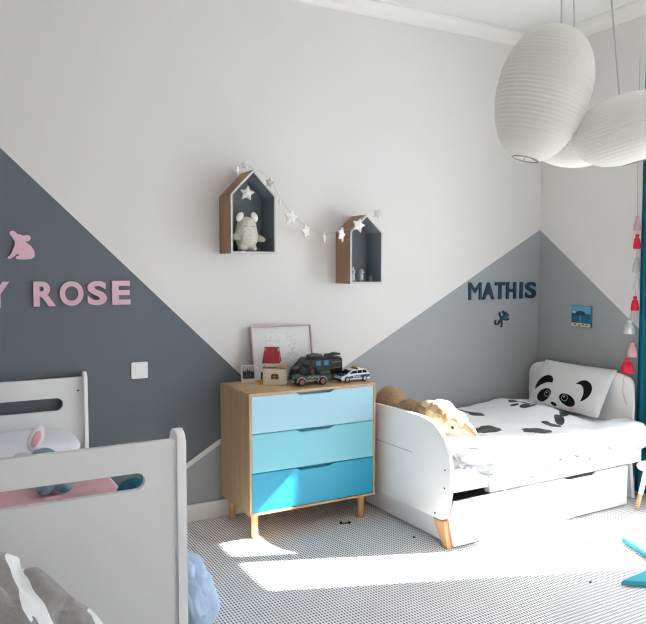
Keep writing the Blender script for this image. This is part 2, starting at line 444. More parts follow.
path = [(-.03, -.15, 1.99)] + [(p[0], p[1] - .0, p[2] + p[3] * .6) for p in SP[:2]] + [(.066, -.17, 2.048), (.12, -.19, 2.025), (.178, -.175, 1.985), (.236, -.17, 1.895), (.285, -.14, 1.855)] + [(p[0], p[1], p[2] + p[3] * .5) for p in SP[4:8]] + [(.70, -.21, 1.715), (.75, -.2, 1.76), (.83, -.192, 1.83), (.90, -.17, 1.845), (.925, -.16, 1.83)]
bm = B(); tube(bm, path, .0012, 5); finish('string', bm, m_string, g, world=True)
for (x, y, z, r, rz, ry) in SP:
    finish('star', star_bm(r, r * .32, Matrix.Translation((x, y, z)) @ Matrix.Rotation(rz, 4, 'Z') @ Matrix.Rotation(ry, 4, 'Y')), m_star, g, world=True)
g = thing('star_ornament', 'white star hanging on a thread inside the larger house shelf', 'ornament', (.036, -.165, 1.905))
finish('star', star_bm(.044, .015, Matrix.Rotation(.15, 4, 'Y') @ Matrix.Rotation(-.3, 4, 'Z')), m_star, g)
bm = B(); tube(bm, [(0, 0, .03), (0, 0, .082)], .001, 5); finish('thread', bm, m_string, g)

# ------------------------------------------------------------------ wall letters, emblems, switch, painting
m_pink = mat('pink_painted_wood', 'd9b3bf', .6); m_teal = mat('teal_painted_wood', '0d374b', .6, bump=(80, .3, .004))
def letter(ch, x0, x1, z0, z1, m, label, group, off, dep=.014):
    bm = glyph(ch, x1 - x0, z1 - z0, dep, off); o = finish('wall_letter', bm, m)
    o.location = (x0, -.0005, z0); tag(o, label, 'letter', None)
for ch, a, b, d in (('Y', -1.314, -1.206, 'letter Y, cut by the left edge'), ('R', -1.092, -.983, 'letter R with a leg, first of four'), ('O', -.963, -.844, 'round letter O beside the R'), ('S', -.823, -.722, 'curved letter S before the E'), ('E', -.694, -.596, 'letter E nearest the light switch')):
    letter(ch, a, b, 1.281, 1.411, m_pink, 'pink wooden ' + d + ', on dark grey wall', 'pink letters', .035)
for ch, a, b, d in (('M', 1.800, 1.914, 'M, leftmost of the teal word'), ('A', 1.926, 2.036, 'A right after the M'), ('T', 2.045, 2.138, 'T in the middle of the teal word'), ('H', 2.154, 2.248, 'H between the T and the I'), ('I', 2.288, 2.316, 'I between the H and the S'), ('S', 2.343, 2.45, 'S nearest the room corner')):
    letter(ch, a, b, 1.255, 1.379, m_teal, 'dark teal letter ' + d + ', on grey wall', 'teal letters', 0.0 if ch == 'M' else .028, .013)
def smoothpoly(pts, it=2):
    for _ in range(it):
        q = []
        for i, p in enumerate(pts):
            n = pts[(i + 1) % len(pts)]
            q += [(p[0] * .75 + n[0] * .25, p[1] * .75 + n[1] * .25), (p[0] * .25 + n[0] * .75, p[1] * .25 + n[1] * .75)]
        pts = q
    return pts
bear = [(-1.212, 1.536), (-1.195, 1.546), (-1.184, 1.575), (-1.171, 1.606), (-1.183, 1.634), (-1.199, 1.652), (-1.194, 1.668), (-1.176, 1.67), (-1.163, 1.654), (-1.15, 1.652), (-1.132, 1.644), (-1.116, 1.652), (-1.1, 1.644), (-1.099, 1.626), (-1.114, 1.617), (-1.128, 1.617), (-1.112, 1.604), (-1.094, 1.588), (-1.081, 1.562), (-1.083, 1.536), (-1.104, 1.525), (-1.165, 1.524), (-1.174, 1.531), (-1.168, 1.542), (-1.155, 1.543), (-1.16, 1.556), (-1.172, 1.546), (-1.188, 1.529), (-1.208, 1.526)]
bm = B(); prism(bm, smoothpoly(bear, 1), -.012, 0, 'xz')
tag(finish('animal_silhouette', bm, m_pink, loc=(-1.15, -.0005, 1.524)), 'pink wooden silhouette of a sitting bear cub on dark grey wall', 'wall decoration')
bm = B()      # lizard silhouette: tapered body, curled tail, four legs with round toes
def limb(pts, r):
    for (a, b), (c, d) in zip(pts, pts[1:]):
        n = max(2, int(math.hypot(c - a, d - b) / .006))
        for i in range(n + 1): L.append((a + (c - a) * i / n, b + (d - b) * i / n, r))
L = []
limb([(2.156, 1.147), (2.14, 1.128), (2.112, 1.105), (2.094, 1.088)], .0125)
limb([(2.094, 1.088), (2.075, 1.07), (2.055, 1.073), (2.046, 1.09), (2.056, 1.1)], .007)
limb([(2.12, 1.112), (2.098, 1.13), (2.094, 1.15)], .0065); limb([(2.135, 1.122), (2.138, 1.145), (2.128, 1.16)], .006)
limb([(2.135, 1.118), (2.16, 1.122), (2.172, 1.135)], .006); limb([(2.112, 1.1), (2.118, 1.078), (2.114, 1.058)], .0065)
limb([(2.13, 1.108), (2.155, 1.1), (2.174, 1.106)], .0065)
for p in ((2.094, 1.151), (2.127, 1.161), (2.173, 1.137), (2.113, 1.056), (2.176, 1.106), (2.152, 1.153)): L.append((*p, .0105))
lb = blob([((x, -.006, z), (r, .008, r)) for x, z, r in L], .003, 0, 1, 2); bm.free()
tag(finish('lizard_silhouette', lb, m_teal, None, True, loc=(2.11, -.001, 1.05)), 'small dark teal lizard silhouette below the teal letters', 'wall decoration')

sw = thing('light_switch', 'square white light switch on dark grey wall', 'light switch', (-.5505, 0, .912))
bm = B(); prism(bm, rrect(-.046, .046, -.046, .046, [.007] * 4, 4), -.009, 0, 'xz', .003); finish('plate', bm, m_white, sw)
bm = B(); box(bm, (-.026, -.0135, -.026), (.026, -.0085, .026), .002); finish('rocker', bm, m_white, sw)

def painting_mat():
    k = NT('seaside_painting'); v = k.coord('Object')
    s = k.n('ShaderNodeSeparateXYZ'); k.l(v, s.inputs[0])
    z = k.math('ADD', s.outputs[2], k.math('MULTIPLY', k.math('SUBTRACT', k.noise(v, 60, 3), .5), .02))
    f = k.math('DIVIDE', z, .152)
    col = k.ramp(f, [(0, lin('d9ccae')), (.19, lin('1a5f7d')), (.3, lin('155a78')), (.55, lin('14496f')), (.63, lin('55a5cd')), (1, lin('4f9bc4'))])
    k.t.nodes[-1].color_ramp.interpolation = 'CONSTANT'
    v2 = k.mapping(v, rot=(0, R(90), R(90)))     # y,z into the mask plane
    sw_ = k.n('ShaderNodeCombineXYZ'); k.l(s.outputs[1], sw_.inputs[0]); k.l(s.outputs[2], sw_.inputs[1])
    p = sw_.outputs[0]
    col = k.mix(k.ell(p, .003, .098, .042, .018), col, lin('16304d'))
    col = k.mix(k.ell(p, .004, .06, .006, .03), col, lin('5d8fb0'))
    col = k.mix(k.ell(p, .06, .107, .012, .006), col, lin('b8d8e6'))
    for c in ((.05, .018), (-.05, .016), (.01, .012), (-.02, .02)): col = k.mix(k.ell(p, c[0], c[1], .012, .006), col, lin('6d6a5a'))
    k.l(col, k.b.inputs['Base Color']); k.b.inputs['Roughness'].default_value = .5; return k.m
pa = thing('canvas_painting', 'small blue seaside canvas with one tree on the right wall', 'painting', (XR, -.42, 1.063))
bm = B(); box(bm, (-.018, -.086, 0), (0, .086, .152), .002); finish('canvas', bm, mat('canvas_edge', '2f6d86', .7), pa)
bm = B(); box(bm, (-.0195, -.083, .003), (-.0185, .083, .149)); finish('painted_face', bm, painting_mat(), pa)

# ------------------------------------------------------------------ things on the chest
ZT = Z1 + .0005
def sketch_mat():
    k = NT('pencil_drawing'); v = k.coord('Object')
    f = k.noise(v, 30, 6, .75); g = k.noise(v, 9, 2)
    ln = k.math('LESS_THAN', k.math('ABSOLUTE', k.math('SUBTRACT', f, .5)), .02)
    k.l(k.mix(k.math('MULTIPLY', ln, k.math('GREATER_THAN', g, .45)), lin('dcdbd8'), lin('b4b5b4')), k.b.inputs['Base Color'])
    k.b.inputs['Roughness'].default_value = .6; return k.m
fr = thing('framed_drawing', 'thin pink frame with a pale pencil drawing leaning on the wall', 'picture frame', (.31, -.075, ZT))
fw, fh, lean = .405, .325, R(9)
ML = Matrix.Rotation(-lean, 4, 'X')
def slab(name, lo, hi, m, par, M=ML, bev=.001):
    bm = B(); box(bm, lo, hi, bev, 0, M); return finish(name, bm, m, par)
m_pf = mat('pink_frame', 'c9a4ab', .5)
for lo, hi in (((-fw / 2, -.012, 0), (-fw / 2 + .008, .006, fh)), ((fw / 2 - .008, -.012, 0), (fw / 2, .006, fh)), ((-fw / 2 + .008, -.012, 0), (fw / 2 - .008, .006, .008)), ((-fw / 2 + .008, -.012, fh - .008), (fw / 2 - .008, .006, fh))):
    slab('frame_bar', lo, hi, m_pf, fr)
slab('mat_board', (-fw / 2 + .008, -.003, .008), (fw / 2 - .008, .003, fh - .008), mat('mat_board', 'd6d7d5', .5), fr)
slab('drawing', (-.105, -.0045, .05), (.105, -.0032, fh - .05), sketch_mat(), fr)

def photo_mat():
    k = NT('monochrome_photo'); v = k.coord('Object'); s = k.n('ShaderNodeSeparateXYZ'); k.l(v, s.inputs[0])
    cb = k.n('ShaderNodeCombineXYZ'); k.l(s.outputs[0], cb.inputs[0]); k.l(s.outputs[2], cb.inputs[1]); p = cb.outputs[0]
    col = k.mix(k.noise(v, 40, 3), lin('8d8c8a'), lin('b5b4b2'))
    for c in ((-.022, .05), (0, .055), (.022, .05)): col = k.mix(k.ell(p, c[0], c[1], .011, .03), col, lin('1b1b1c'))
    for c in ((-.022, .072), (.001, .076), (.022, .07)): col = k.mix(k.ell(p, c[0], c[1], .005, .007), col, lin('b9b6b2'))
    col = k.mix(k.ell(p, 0, .03, .04, .008), col, lin('2a2a2b'))
    k.l(col, k.b.inputs['Base Color']); k.b.inputs['Roughness'].default_value = .35; return k.m
ph = thing('photo_print', 'small black and white photo print with white border leaning on frame', 'photograph', (.066, -.10, ZT), R(-12))
M2 = Matrix.Rotation(R(-12), 4, 'X')
slab('card', (-.043, -.001, 0), (.043, .001, .105), mat('photo_card', 'd8d6d2', .5), ph, M2, .0003)
slab('image', (-.036, -.0018, .022), (.036, -.001, .098), photo_mat(), ph, M2, 0)

# toy house
m_cr = mat('toy_cream', 'd9d2bd', .5); m_br = mat('toy_brown', '8f6a4c', .6); m_red = mat('toy_red_roof', 'a3202f', .4); m_yel = mat('toy_ochre', 'c48a2d', .5); m_dg = mat('toy_dark_green', '1f3a33', .5)
th = thing('toy_house', 'cream toy house with brown terrace and red tiled tower roof', 'toy house', (.19, -.205, ZT), R(-31))
bm = B(); box(bm, (-.068, -.05, 0), (.068, .05, .094), .003); wl = finish('wall_block', bm, m_cr, th)
bm = B(); box(bm, (-.071, -.053, .0945), (.071, .053, .100), .002); finish('terrace', bm, m_br, th)
bm = B()
arch = [(-.02, .035), (.022, .035), (.022, .055)] + [(.001 + .021 * math.cos(a * PI / 8), .055 + .01 * math.sin(a * PI / 8)) for a in range(1, 8)] + [(-.02, .055)]
prism(bm, arch, -.0525, -.0505, 'xz'); wi = finish('window', bm, mat('toy_window_dark', '3a2614', .4), wl)
bm = B(); box(bm, (-.0215, -.054, .046), (.0235, -.0526, .049)); box(bm, (-.001, -.054, .035), (.002, -.0526, .064)); box(bm, (-.0215, -.054, .033), (.0235, -.0526, .036)); finish('window_bars', bm, m_yel, wi)
for sx in (-.06, .06):
    for z in (.02, .075):
        bm = B(); lathe(bm, [(.0025, 0), (.0025, .001)], 10, Matrix.Translation((sx, -.0505, z)) @ Matrix.Rotation(PI / 2, 4, 'X')); finish('peg_hole', bm, m_yel, wl)
bm = B(); box(bm, (-.06, -.012, .1005), (.016, .045, .135), .002); tw = finish('tower', bm, m_cr, th)
bm = B()
M3 = Matrix.Translation((-.022, -.008, .168)) @ Matrix.Rotation(R(-24), 4, 'X')
prism(bm, [(-.052, -.05), (.052, -.05), (.042, .048), (-.042, .048)], -.004, .004, 'xz', .0015, 0, M3)
for r in range(6):
    for cidx in range(7):
        w_ = .048 - .007 * r / 5
        x = -w_ + (cidx + .5) * 2 * w_ / 7
        box(bm, (x - .0055, -.0055, -.045 + r * .0155), (x + .0055, -.004, -.033 + r * .0155), 0, 0, M3)
finish('roof', bm, m_red, th)
bm = B(); M3b = Matrix.Translation((-.022, .038, .168)) @ Matrix.Rotation(R(24), 4, 'X')
prism(bm, [(-.052, -.05), (.052, -.05), (.042, .048), (-.042, .048)], -.004, .004, 'xz', .0015, 0, M3b); finish('roof', bm, m_red, th)
bm = B(); prism(bm, [(-.022 + .045, .13), (-.022 + .04, .13), (-.022 + .035, .205), (-.022 + .04, .205)], -.004, .036, 'xz'); finish('gable', bm, m_cr, th)
bm = B(); prism(bm, [(-.022 - .045, .13), (-.022 - .04, .13), (-.022 - .035, .205), (-.022 - .04, .205)], -.004, .036, 'xz'); finish('gable', bm, m_cr, th)
bm = B(); box(bm, (-.083, -.03, 0), (-.0715, -.015, .07), .002); finish('corner_post', bm, m_dg, th)
bm = B(); box(bm, (-.085, -.06, 0), (-.0715, -.035, .03), .002); finish('fence_piece', bm, m_yel, th)

# toy vehicles: local x = length (front at -x), y = width (near side -y), z up
m_tyre = mat('tyre', '1b1b1c', .7); m_hub = mat('hub_grey', '9a9b9c', .3, .6); m_rim = mat('hub_pinkish', '8c4a4a', .5); m_glassd = mat('toy_glass', '20262c', .1)
def wheels(root, xs, w, r, wd, hub):
    for x in xs:
        for s in (-1, 1):
            M = Matrix.Translation((x, s * (w / 2 - wd / 2 + .004), r)) @ Matrix.Rotation(PI / 2, 4, 'X')
            bm = B(); lathe(bm, [(r * .5, -wd / 2), (r * .9, -wd / 2), (r, -wd * .3), (r, wd * .3), (r * .9, wd / 2), (r * .5, wd / 2)], 20, M); wh = finish('wheel', bm, m_tyre, root, 40)
            M = Matrix.Translation((x, s * (w / 2 - wd / 2 + .004) + s * wd * .42, r)) @ Matrix.Rotation(PI / 2, 4, 'X')
            bm = B(); lathe(bm, [(r * .58, -.002), (r * .6, 0), (r * .58, .002)], 14, M)
            for q in range(5): box(bm, (-.0012, 0, -.003), (.0012, r * .55, .003), 0, 0, M @ Matrix.Rotation(q * 2 * PI / 5, 4, 'Z'))
            finish('hub', bm, hub, wh, 40)
m_pw = mat('police_white', 'dfe3e6', .3); m_pb = mat('police_blue', '1f3f7a', .3); m_org = mat('siren_ochre', 'b98a45', .4)
pc = thing('toy_police_car', 'white and blue toy police car on the right of the chest', 'toy car', (.632, -.335, ZT), R(3))
Lh, wd = .102, .088
bm = B(); prism(bm, [(-Lh, .018), (-Lh + .004, .014), (Lh - .003, .014), (Lh, .02), (Lh - .002, .046), (-.055, .047), (-Lh + .008, .038), (-Lh, .03)], -wd / 2, wd / 2, 'xz', .004); finish('body', bm, m_pw, pc)
bm = B(); prism(bm, [(-.058, .047), (-.022, .07), (.075, .072), (Lh - .006, .047)], -wd / 2 + .005, wd / 2 - .005, 'xz', .003); cb = finish('cabin', bm, m_pw, pc)
for pts in ([(-.045, .05), (-.02, .066), (.008, .067), (.008, .05)], [(.013, .05), (.013, .067), (.042, .068), (.044, .05)], [(.049, .05), (.047, .068), (.07, .068), (.085, .05)]):
    for s in (-1, 1):
        bm = B(); a = s * (wd / 2 - .0045); prism(bm, pts, min(a, a + s * .001), max(a, a + s * .001), 'xz'); finish('side_window', bm, m_glassd, cb)
bm = B(); prism(bm, [(-.0575, .049), (-.026, .0695), (-.028, .0705), (-.0605, .0495)], -wd / 2 + .012, wd / 2 - .012, 'xz'); finish('windscreen', bm, m_glassd, cb)
for s in (-1, 1):
    bm = B(); a = s * (wd / 2 + .0002); prism(bm, [(-.04, .022), (Lh - .004, .024), (Lh - .003, .041), (.02, .041), (-.05, .036), (-.075, .03)], min(a, a + s * .0008), max(a, a + s * .0008), 'xz'); finish('blue_band', bm, m_pb, pc)
tx = glyph('POLICE', .05, .009, .0008, .02); bmesh.ops.translate(tx, verts=tx.verts, vec=(-.02, -wd / 2 - .001, .0275)); finish('lettering', tx, m_pw, pc)
bm = B(); prism(bm, [(-Lh + .007, .0385), (-Lh + .03, .0438), (-.062, .0478), (-.062, .0488), (-Lh + .03, .0452), (-Lh + .006, .0398)], -wd / 2 + .008, wd / 2 - .008, 'xz'); finish('bonnet_panel', bm, m_pb, pc)
bm = B(); box(bm, (-Lh - .002, -wd / 2 + .004, .012), (-Lh + .008, wd / 2 - .004, .022), .003); finish('bumper', bm, m_black, pc)
for s in (-1, 1):
    bm = B(); ellipsoid(bm, (-Lh + .003, s * .032, .031), (.004, .008, .005), sub=2); finish('headlight', bm, m_hub, pc, True)
bm = B(); box(bm, (.012, -.03, .0725), (.026, .03, .078), .002); finish('light_bar', bm, m_black, pc)
bm = B(); ellipsoid(bm, (.022, -.012, .083), (.011, .008, .007), sub=2); ellipsoid(bm, (.022, .014, .083), (.009, .008, .006), sub=2); finish('siren', bm, m_org, pc, True)
wheels(pc, (-.063, .062), wd, .0185, .016, m_hub)

m_grn = mat('toy_truck_green', '1a3324', .45); m_gl = mat('toy_lime', '7f9a4e', .5); m_gs = mat('toy_silver', '8d9294', .3, .5)
tk = thing('toy_pickup', 'dark green toy off-road pickup with red-capped driver at chest front', 'toy car', (.345, -.325, ZT), R(-3))
wd = .098
bm = B(); prism(bm, [(-.105, .03), (-.1, .024), (.125, .024), (.13, .034), (.128, .058), (.02, .058), (-.035, .06), (-.1, .054), (-.108, .046)], -wd / 2, wd / 2, 'xz', .004); finish('body', bm, m_grn, tk)
for s in (-1, 1):
    bm = B(); a = s * (wd / 2 + .0003)
    prism(bm, [(-.03, .05), (-.024, .043), (-.01, .048), (0, .041), (.016, .049), (.03, .042), (.05, .05), (.05, .054), (.03, .05), (.014, .055), (0, .049), (-.012, .055)], min(a, a + s * .001), max(a, a + s * .001), 'xz'); finish('lime_flash', bm, m_gl, tk)
    bm = B(); box(bm, (-.035, s * (wd / 2 + .003) - .004, .028), (.035, s * (wd / 2 + .003) + .004, .034), .002); finish('side_step', bm, m_gs, tk)
    for x in (-.066, .066):
        bm = B(); arc = [(x + .03 * math.cos(PI * i / 10), .022 + .03 * math.sin(PI * i / 10)) for i in range(11)] + [(x + .025 * math.cos(PI * i / 10), .022 + .025 * math.sin(PI * i / 10)) for i in range(10, -1, -1)]
        a = s * wd / 2; prism(bm, arc, min(a, a + s * .006), max(a, a + s * .006), 'xz'); finish('wheel_arch', bm, m_gs, tk)
bm = B()
for s in (-1, 1): tube(bm, [(-.04, s * .042, .058), (-.018, s * .04, .1), (.03, s * .04, .1), (.05, s * .042, .058)], .003, 6)
tube(bm, [(-.018, -.04, .1), (-.018, .04, .1)], .003, 6); tube(bm, [(.03, -.04, .1), (.03, .04, .1)], .003, 6); finish('roll_cage', bm, m_black, tk)
bm = B(); box(bm, (-.02, -.043, .1005), (.032, .043, .105), .002)
for y in (-.03, -.01, .01, .03): ellipsoid(bm, (-.02, y, .109), (.006, .007, .006), sub=2)
finish('roof_lamps', bm, m_black, tk)
bm = B(); prism(bm, [(-.042, .058), (-.022, .096), (-.025, .097), (-.046, .059)], -.038, .038, 'xz'); finish('windscreen', bm, m_glassd, tk)
bm = B(); box(bm, (.055, -.04, .058), (.12, .04, .082), .004); finish('cargo_box', bm, m_dg, tk)
bm = B(); lathe(bm, [(.009, .058), (.012, .066), (.01, .078)], 14, Matrix.Translation((.008, -.026, 0))); dv = finish('driver_torso', bm, m_dg, tk, True)
bm = B(); ellipsoid(bm, (.008, -.028, .084), (.0075, .0075, .0085), sub=2); finish('driver_head', bm, mat('toy_skin', 'd9a27c', .5), dv, True)
bm = B(); ellipsoid(bm, (.008, -.028, .089), (.014, .014, .011), sub=2); ellipsoid(bm, (-.004, -.03, .086), (.011, .01, .002), sub=2); finish('driver_cap', bm, mat('toy_cap_red', '8c1f2b', .4), dv, True)
bm = B(); box(bm, (-.118, -.042, .02), (-.106, .042, .034), .003); box(bm, (-.117, -.03, .034), (-.111, -.026, .052)); box(bm, (-.117, .026, .034), (-.111, .03, .052)); finish('bull_bar', bm, m_gs, tk)
for s in (-1, 1):
    bm = B(); ellipsoid(bm, (-.107, s * .034, .047), (.004, .008, .006), sub=2); finish('headlight', bm, m_gs, tk, True)
wheels(tk, (-.066, .066), wd + .012, .024, .02, m_rim)

m_navy = mat('toy_navy', '0b1018', .35); m_cyan = mat('toy_window_blue', '3f7fb0', .2)
vn = thing('toy_van', 'navy toy van with gear on its roof behind the green pickup', 'toy car', (.475, -.175, ZT), R(-6))
wd = .105
bm = B(); prism(bm, [(-.15, .03), (-.148, .024), (.15, .024), (.152, .05), (.15, .128), (-.09, .13), (-.118, .085), (-.148, .072)], -wd / 2, wd / 2, 'xz', .005); finish('body', bm, m_navy, vn)
for s in (-1, 1):
    a = s * (wd / 2 + .0003)
    def dec(nm, pts, m):
        bm = B(); prism(bm, pts, min(a, a + s * .001), max(a, a + s * .001), 'xz'); finish(nm, bm, m, vn)
    dec('window', [(-.1, .088), (-.08, .12), (-.045, .12), (-.045, .088)], m_glassd)
    dec('window', [(-.02, .09), (-.02, .118), (.008, .118), (.008, .09)], m_cyan)
    dec('window', [(.03, .09), (.03, .118), (.06, .118), (.06, .09)], m_cyan)
    dec('ochre_stripe', [(.08, .1), (.08, .106), (.14, .112), (.14, .106)], mat('toy_ochre_dark', '6d6a35', .5))
    dec('ochre_stripe', [(.04, .062), (.04, .068), (.14, .078), (.14, .072)], mat('toy_ochre_dark', '6d6a35', .5))
bm = B(); box(bm, (-.085, -.045, .1305), (.145, .045, .137), .002); finish('roof_rack', bm, m_black, vn)
bm = B(); tube(bm, [(-.07, -.02, .145), (-.02, -.02, .148), (.03, -.02, .145)], [.012, .014, .01], 10); finish('roof_roll', bm, mat('toy_grey_blue', '3c4956', .5), vn, True)
bm = B(); tube(bm, [(.05, -.025, .142), (.1, -.02, .155), (.15, -.02, .15)], [.006, .01, .006], 8); box(bm, (.06, .0, .137), (.12, .03, .152), .004); finish('roof_gear', bm, m_grn, vn)
bm = B(); box(bm, (-.158, -.05, .02), (-.148, .05, .04), .003); finish('bumper', bm, m_black, vn)
wheels(vn, (-.1, .1), wd + .006, .024, .02, m_rim)

# ------------------------------------------------------------------ right bed
BL, BR_ = Vector((.79, -1.07, 0)), R(1.2)
bed = thing('childs_bed', 'white child bed with rounded footboard, slanted wooden legs and drawer', 'bed', BL, BR_)
fp = [(.095, .14), (.5, .14), (1.0, .14), (1.0, .56), (.985, .61), (.94, .648), (.86, .658), (.72, .664), (.5, .669), (.3, .671), (.2, .664), (.13, .64), (.075, .6), (.035, .545), (.01, .48), (0.0, .41), (.003, .33), (.02, .24), (.04, .17), (.06, .145)]
fp2 = smoothpoly(fp, 1)
bm = B(); prism(bm, fp2, 0, .025, 'yz', .004); fb = finish('footboard', bm, m_white, bed, 35)
bm = B(); box(bm, (-.0012, .33, .448), (.003, .76, .4515)); finish('groove', bm, mat('groove_shade', 'a5a6a7', .6), fb)
for v, z in ((.045, .418), (.048, .32), (.125, .165)):
    bm = B(); lathe(bm, [(.0055, -.0015), (.0055, .002)], 12, Matrix.Translation((0, v, z)) @ Matrix.Rotation(PI / 2, 4, 'Y')); finish('bolt', bm, m_hole, fb)
hp = [(0.1, .30), (.98, .30), (.99, .70), (.975, .75), (.93, .785), (.86, .798), (.5, .80), (.2, .795), (.12, .77), (.1, .72)]
LB = 1.585
bm = B(); prism(bm, smoothpoly(hp, 1), LB, LB + .025, 'yz', .004); hb = finish('headboard', bm, m_white, bed, 35)
for x in (.0, LB - .01):
    for v, dv in ((.10, -.05), (.91, .03)):
        bm = B()
        if v < .5: pts = [(v - .045, .135 if x < 1 else .30), (v + .045, .135 if x < 1 else .30), (v + dv + .012, 0), (v + dv - .03, 0)]
        else: pts = [(v - .03, .139 if x < 1 else .30), (v + .03, .139 if x < 1 else .30), (v + dv + .02, 0), (v + dv - .015, 0)]
        if x > 1: pts = [(a + .06, b) for a, b in pts] if v < .5 else pts
        prism(bm, pts, x + .002, x + .034, 'yz', .003); finish('leg', bm, m_pine if x < 1 else m_white, bed)
bm = B(); prism(bm, [(.026, .285), (.30, .285), (.30, .2535), (LB, .2535), (LB, .41), (.026, .41)], .045, .067, 'xz', .002); box(bm, (.30, .0255, .2535), (LB, .0455, .40), .002); finish('side_rail', bm, m_white, bed)
bm = B(); box(bm, (.026, .93, .275), (LB, .955, .41), .003); finish('side_rail', bm, m_white, bed)
bm = B(); box(bm, (.027, .068, .285), (LB - .001, .929, .30)); finish('slat_base', bm, mat('slat_grey', '9c9a96', .8), bed)  # slat base in one plain grey
n0, n1 = .87, 1.15
bm = B(); prism(bm, [(.035, .012), (1.425, .012), (1.425, .252), (n1, .252), (n1 - .03, .234), (n0 + .05, .234), (n0, .252), (.035, .252)], .004, .024, 'xz', .0015)
dw = finish('drawer', bm, m_white, bed)
bm = B(); box(bm, (n0, .0245, .19), (n1, .028, .248)); finish('finger_notch', bm, m_hole, dw)
bm = B(); box(bm, (.037, .029, .012), (.052, .86, .225)); box(bm, (1.405, .029, .012), (1.42, .86, .225)); box(bm, (.053, .845, .012), (1.404, .86, .225)); box(bm, (.053, .029, .012), (1.404, .844, .024)); finish('drawer_box', bm, m_white, dw)
bm = B()
for x in (.12, 1.33):
    for v in (.08, .8): lathe(bm, [(.011, -.006), (.011, .006)], 12, Matrix.Translation((x, v, .0112)) @ Matrix.Rotation(PI / 2, 4, 'X'))
finish('castor', bm, m_black, dw)

bedM = MW[bed]
bm = B(); box(bm, (.03, .072, .3005), (LB - .004, .926, .445), .03, seg=3)
bmesh.ops.transform(bm, matrix=bedM, verts=bm.verts)
tag(finish('mattress', bm, mat('mattress_cloth', 'e2e2e2', .9), None, 40, loc=(1.6, -.55, .3005)), 'white mattress inside the white child bed under panda duvet', 'mattress')

# duvet printed with black patches
def duvet_mat(ox, oy):
    k = NT('panda_duvet_cloth'); v = k.coord('Object')
    w = k.math('MULTIPLY', k.math('SUBTRACT', k.noise(v, 16, 2), .5), .5)
    col = lin('f0f0f1')
    for (x, y, a, b, r) in ((1.60, -.06, .10, .045, .3), (1.56, -.17, .045, .10, .25), (1.60, -.31, .06, .10, -.35), (1.38, -.38, .06, .08, 0), (1.355, -.72, .085, .095, -1.0), (1.602, -.87, .07, .10, .1), (.97, -1.005, .055, .016, -.4),
                            (1.80, -.80, .035, .10, -.3), (1.93, -.74, .03, .11, -.75), (2.06, -.66, .03, .09, -.9)):
        col = k.mix(k.ell(v, x - ox, y - oy, a, b, r, w), col, lin('22242a'))
    for (x, y, a, b, r) in ((2.05, -.24, .06, .06, .3), (1.97, -.43, .065, .055, .3), (1.95, -.32, .025, .035, 0), (2.02, -.335, .018, .03, 0)):
        col = k.mix(k.ell(v, x - ox, y - oy, a, b, r), col, lin('202024'))
    for (x, y) in ((2.065, -.25), (1.985, -.44)): col = k.mix(k.ell(v, x - ox, y - oy, .014, .016), col, lin('c9c9cc'))
    k.l(col, k.b.inputs['Base Color']); k.b.inputs['Roughness'].default_value = .9; k.b.inputs['Specular IOR Level'].default_value = .1
    k.b.inputs['Sheen Weight'].default_value = .2
    k.bump(k.noise(v, 120, 2), .1, .002); return k.m
def duvet_pt(s, t):
    x = .842 + s * 1.49
    yb, front = -.065, -1.088
    run = .99 + .16
    d = t * run
    hem = .475 - .155 * min(1, max(0, (x - .85) / .5)) ** .6 + .10 * max(0, (x - 2.14) / .19)
    top = .512 + .018 * fold((x * 1.0, d, 1.3), 3.2) + .012 * fold((x, d, 4), 7.5) + .004 * fold((x, d, 9), 18)
    top += .045 * math.exp(-((x - 2.02) / .16) ** 2 - ((d - .33) / .3) ** 2)
    top -= .032 * min(1, max(0, (x - 2.07) / .1)) * math.exp(-((d - .45) / .36) ** 6)
    if x < .95: top -= .0 * (.95 - x)
    L = front - yb
    if d < .93: y = yb - d; z = top
    else:
        q = (d - .93) / (run - .93); a = min(1, q * 1.6) * PI / 2
        y = yb - .93 - .092 * math.sin(a); z = top - .03 * (1 - math.cos(a))
        z = z + (hem - z) * max(0, (q - .35) / .65)
        y -= .012 * fold((x, 0, q), 9) * q + (.035 * max(0, (x - 2.0) / .3) * q)
    y += .02 * (x - .8) * (t)
    return (x + .01 * fold((x, d, 20), 6), y, z)
bm = sheet(110, 80, duvet_pt, .028)
for v in bm.verts:
    if v.co.z < .452 and v.co.y > -1.0: v.co.z = .452
tag(finish('duvet', bm, duvet_mat(1.6, -.55), None, True, loc=(1.6, -.55, .45)), 'white duvet with black panda patches spread over the right bed', 'duvet')
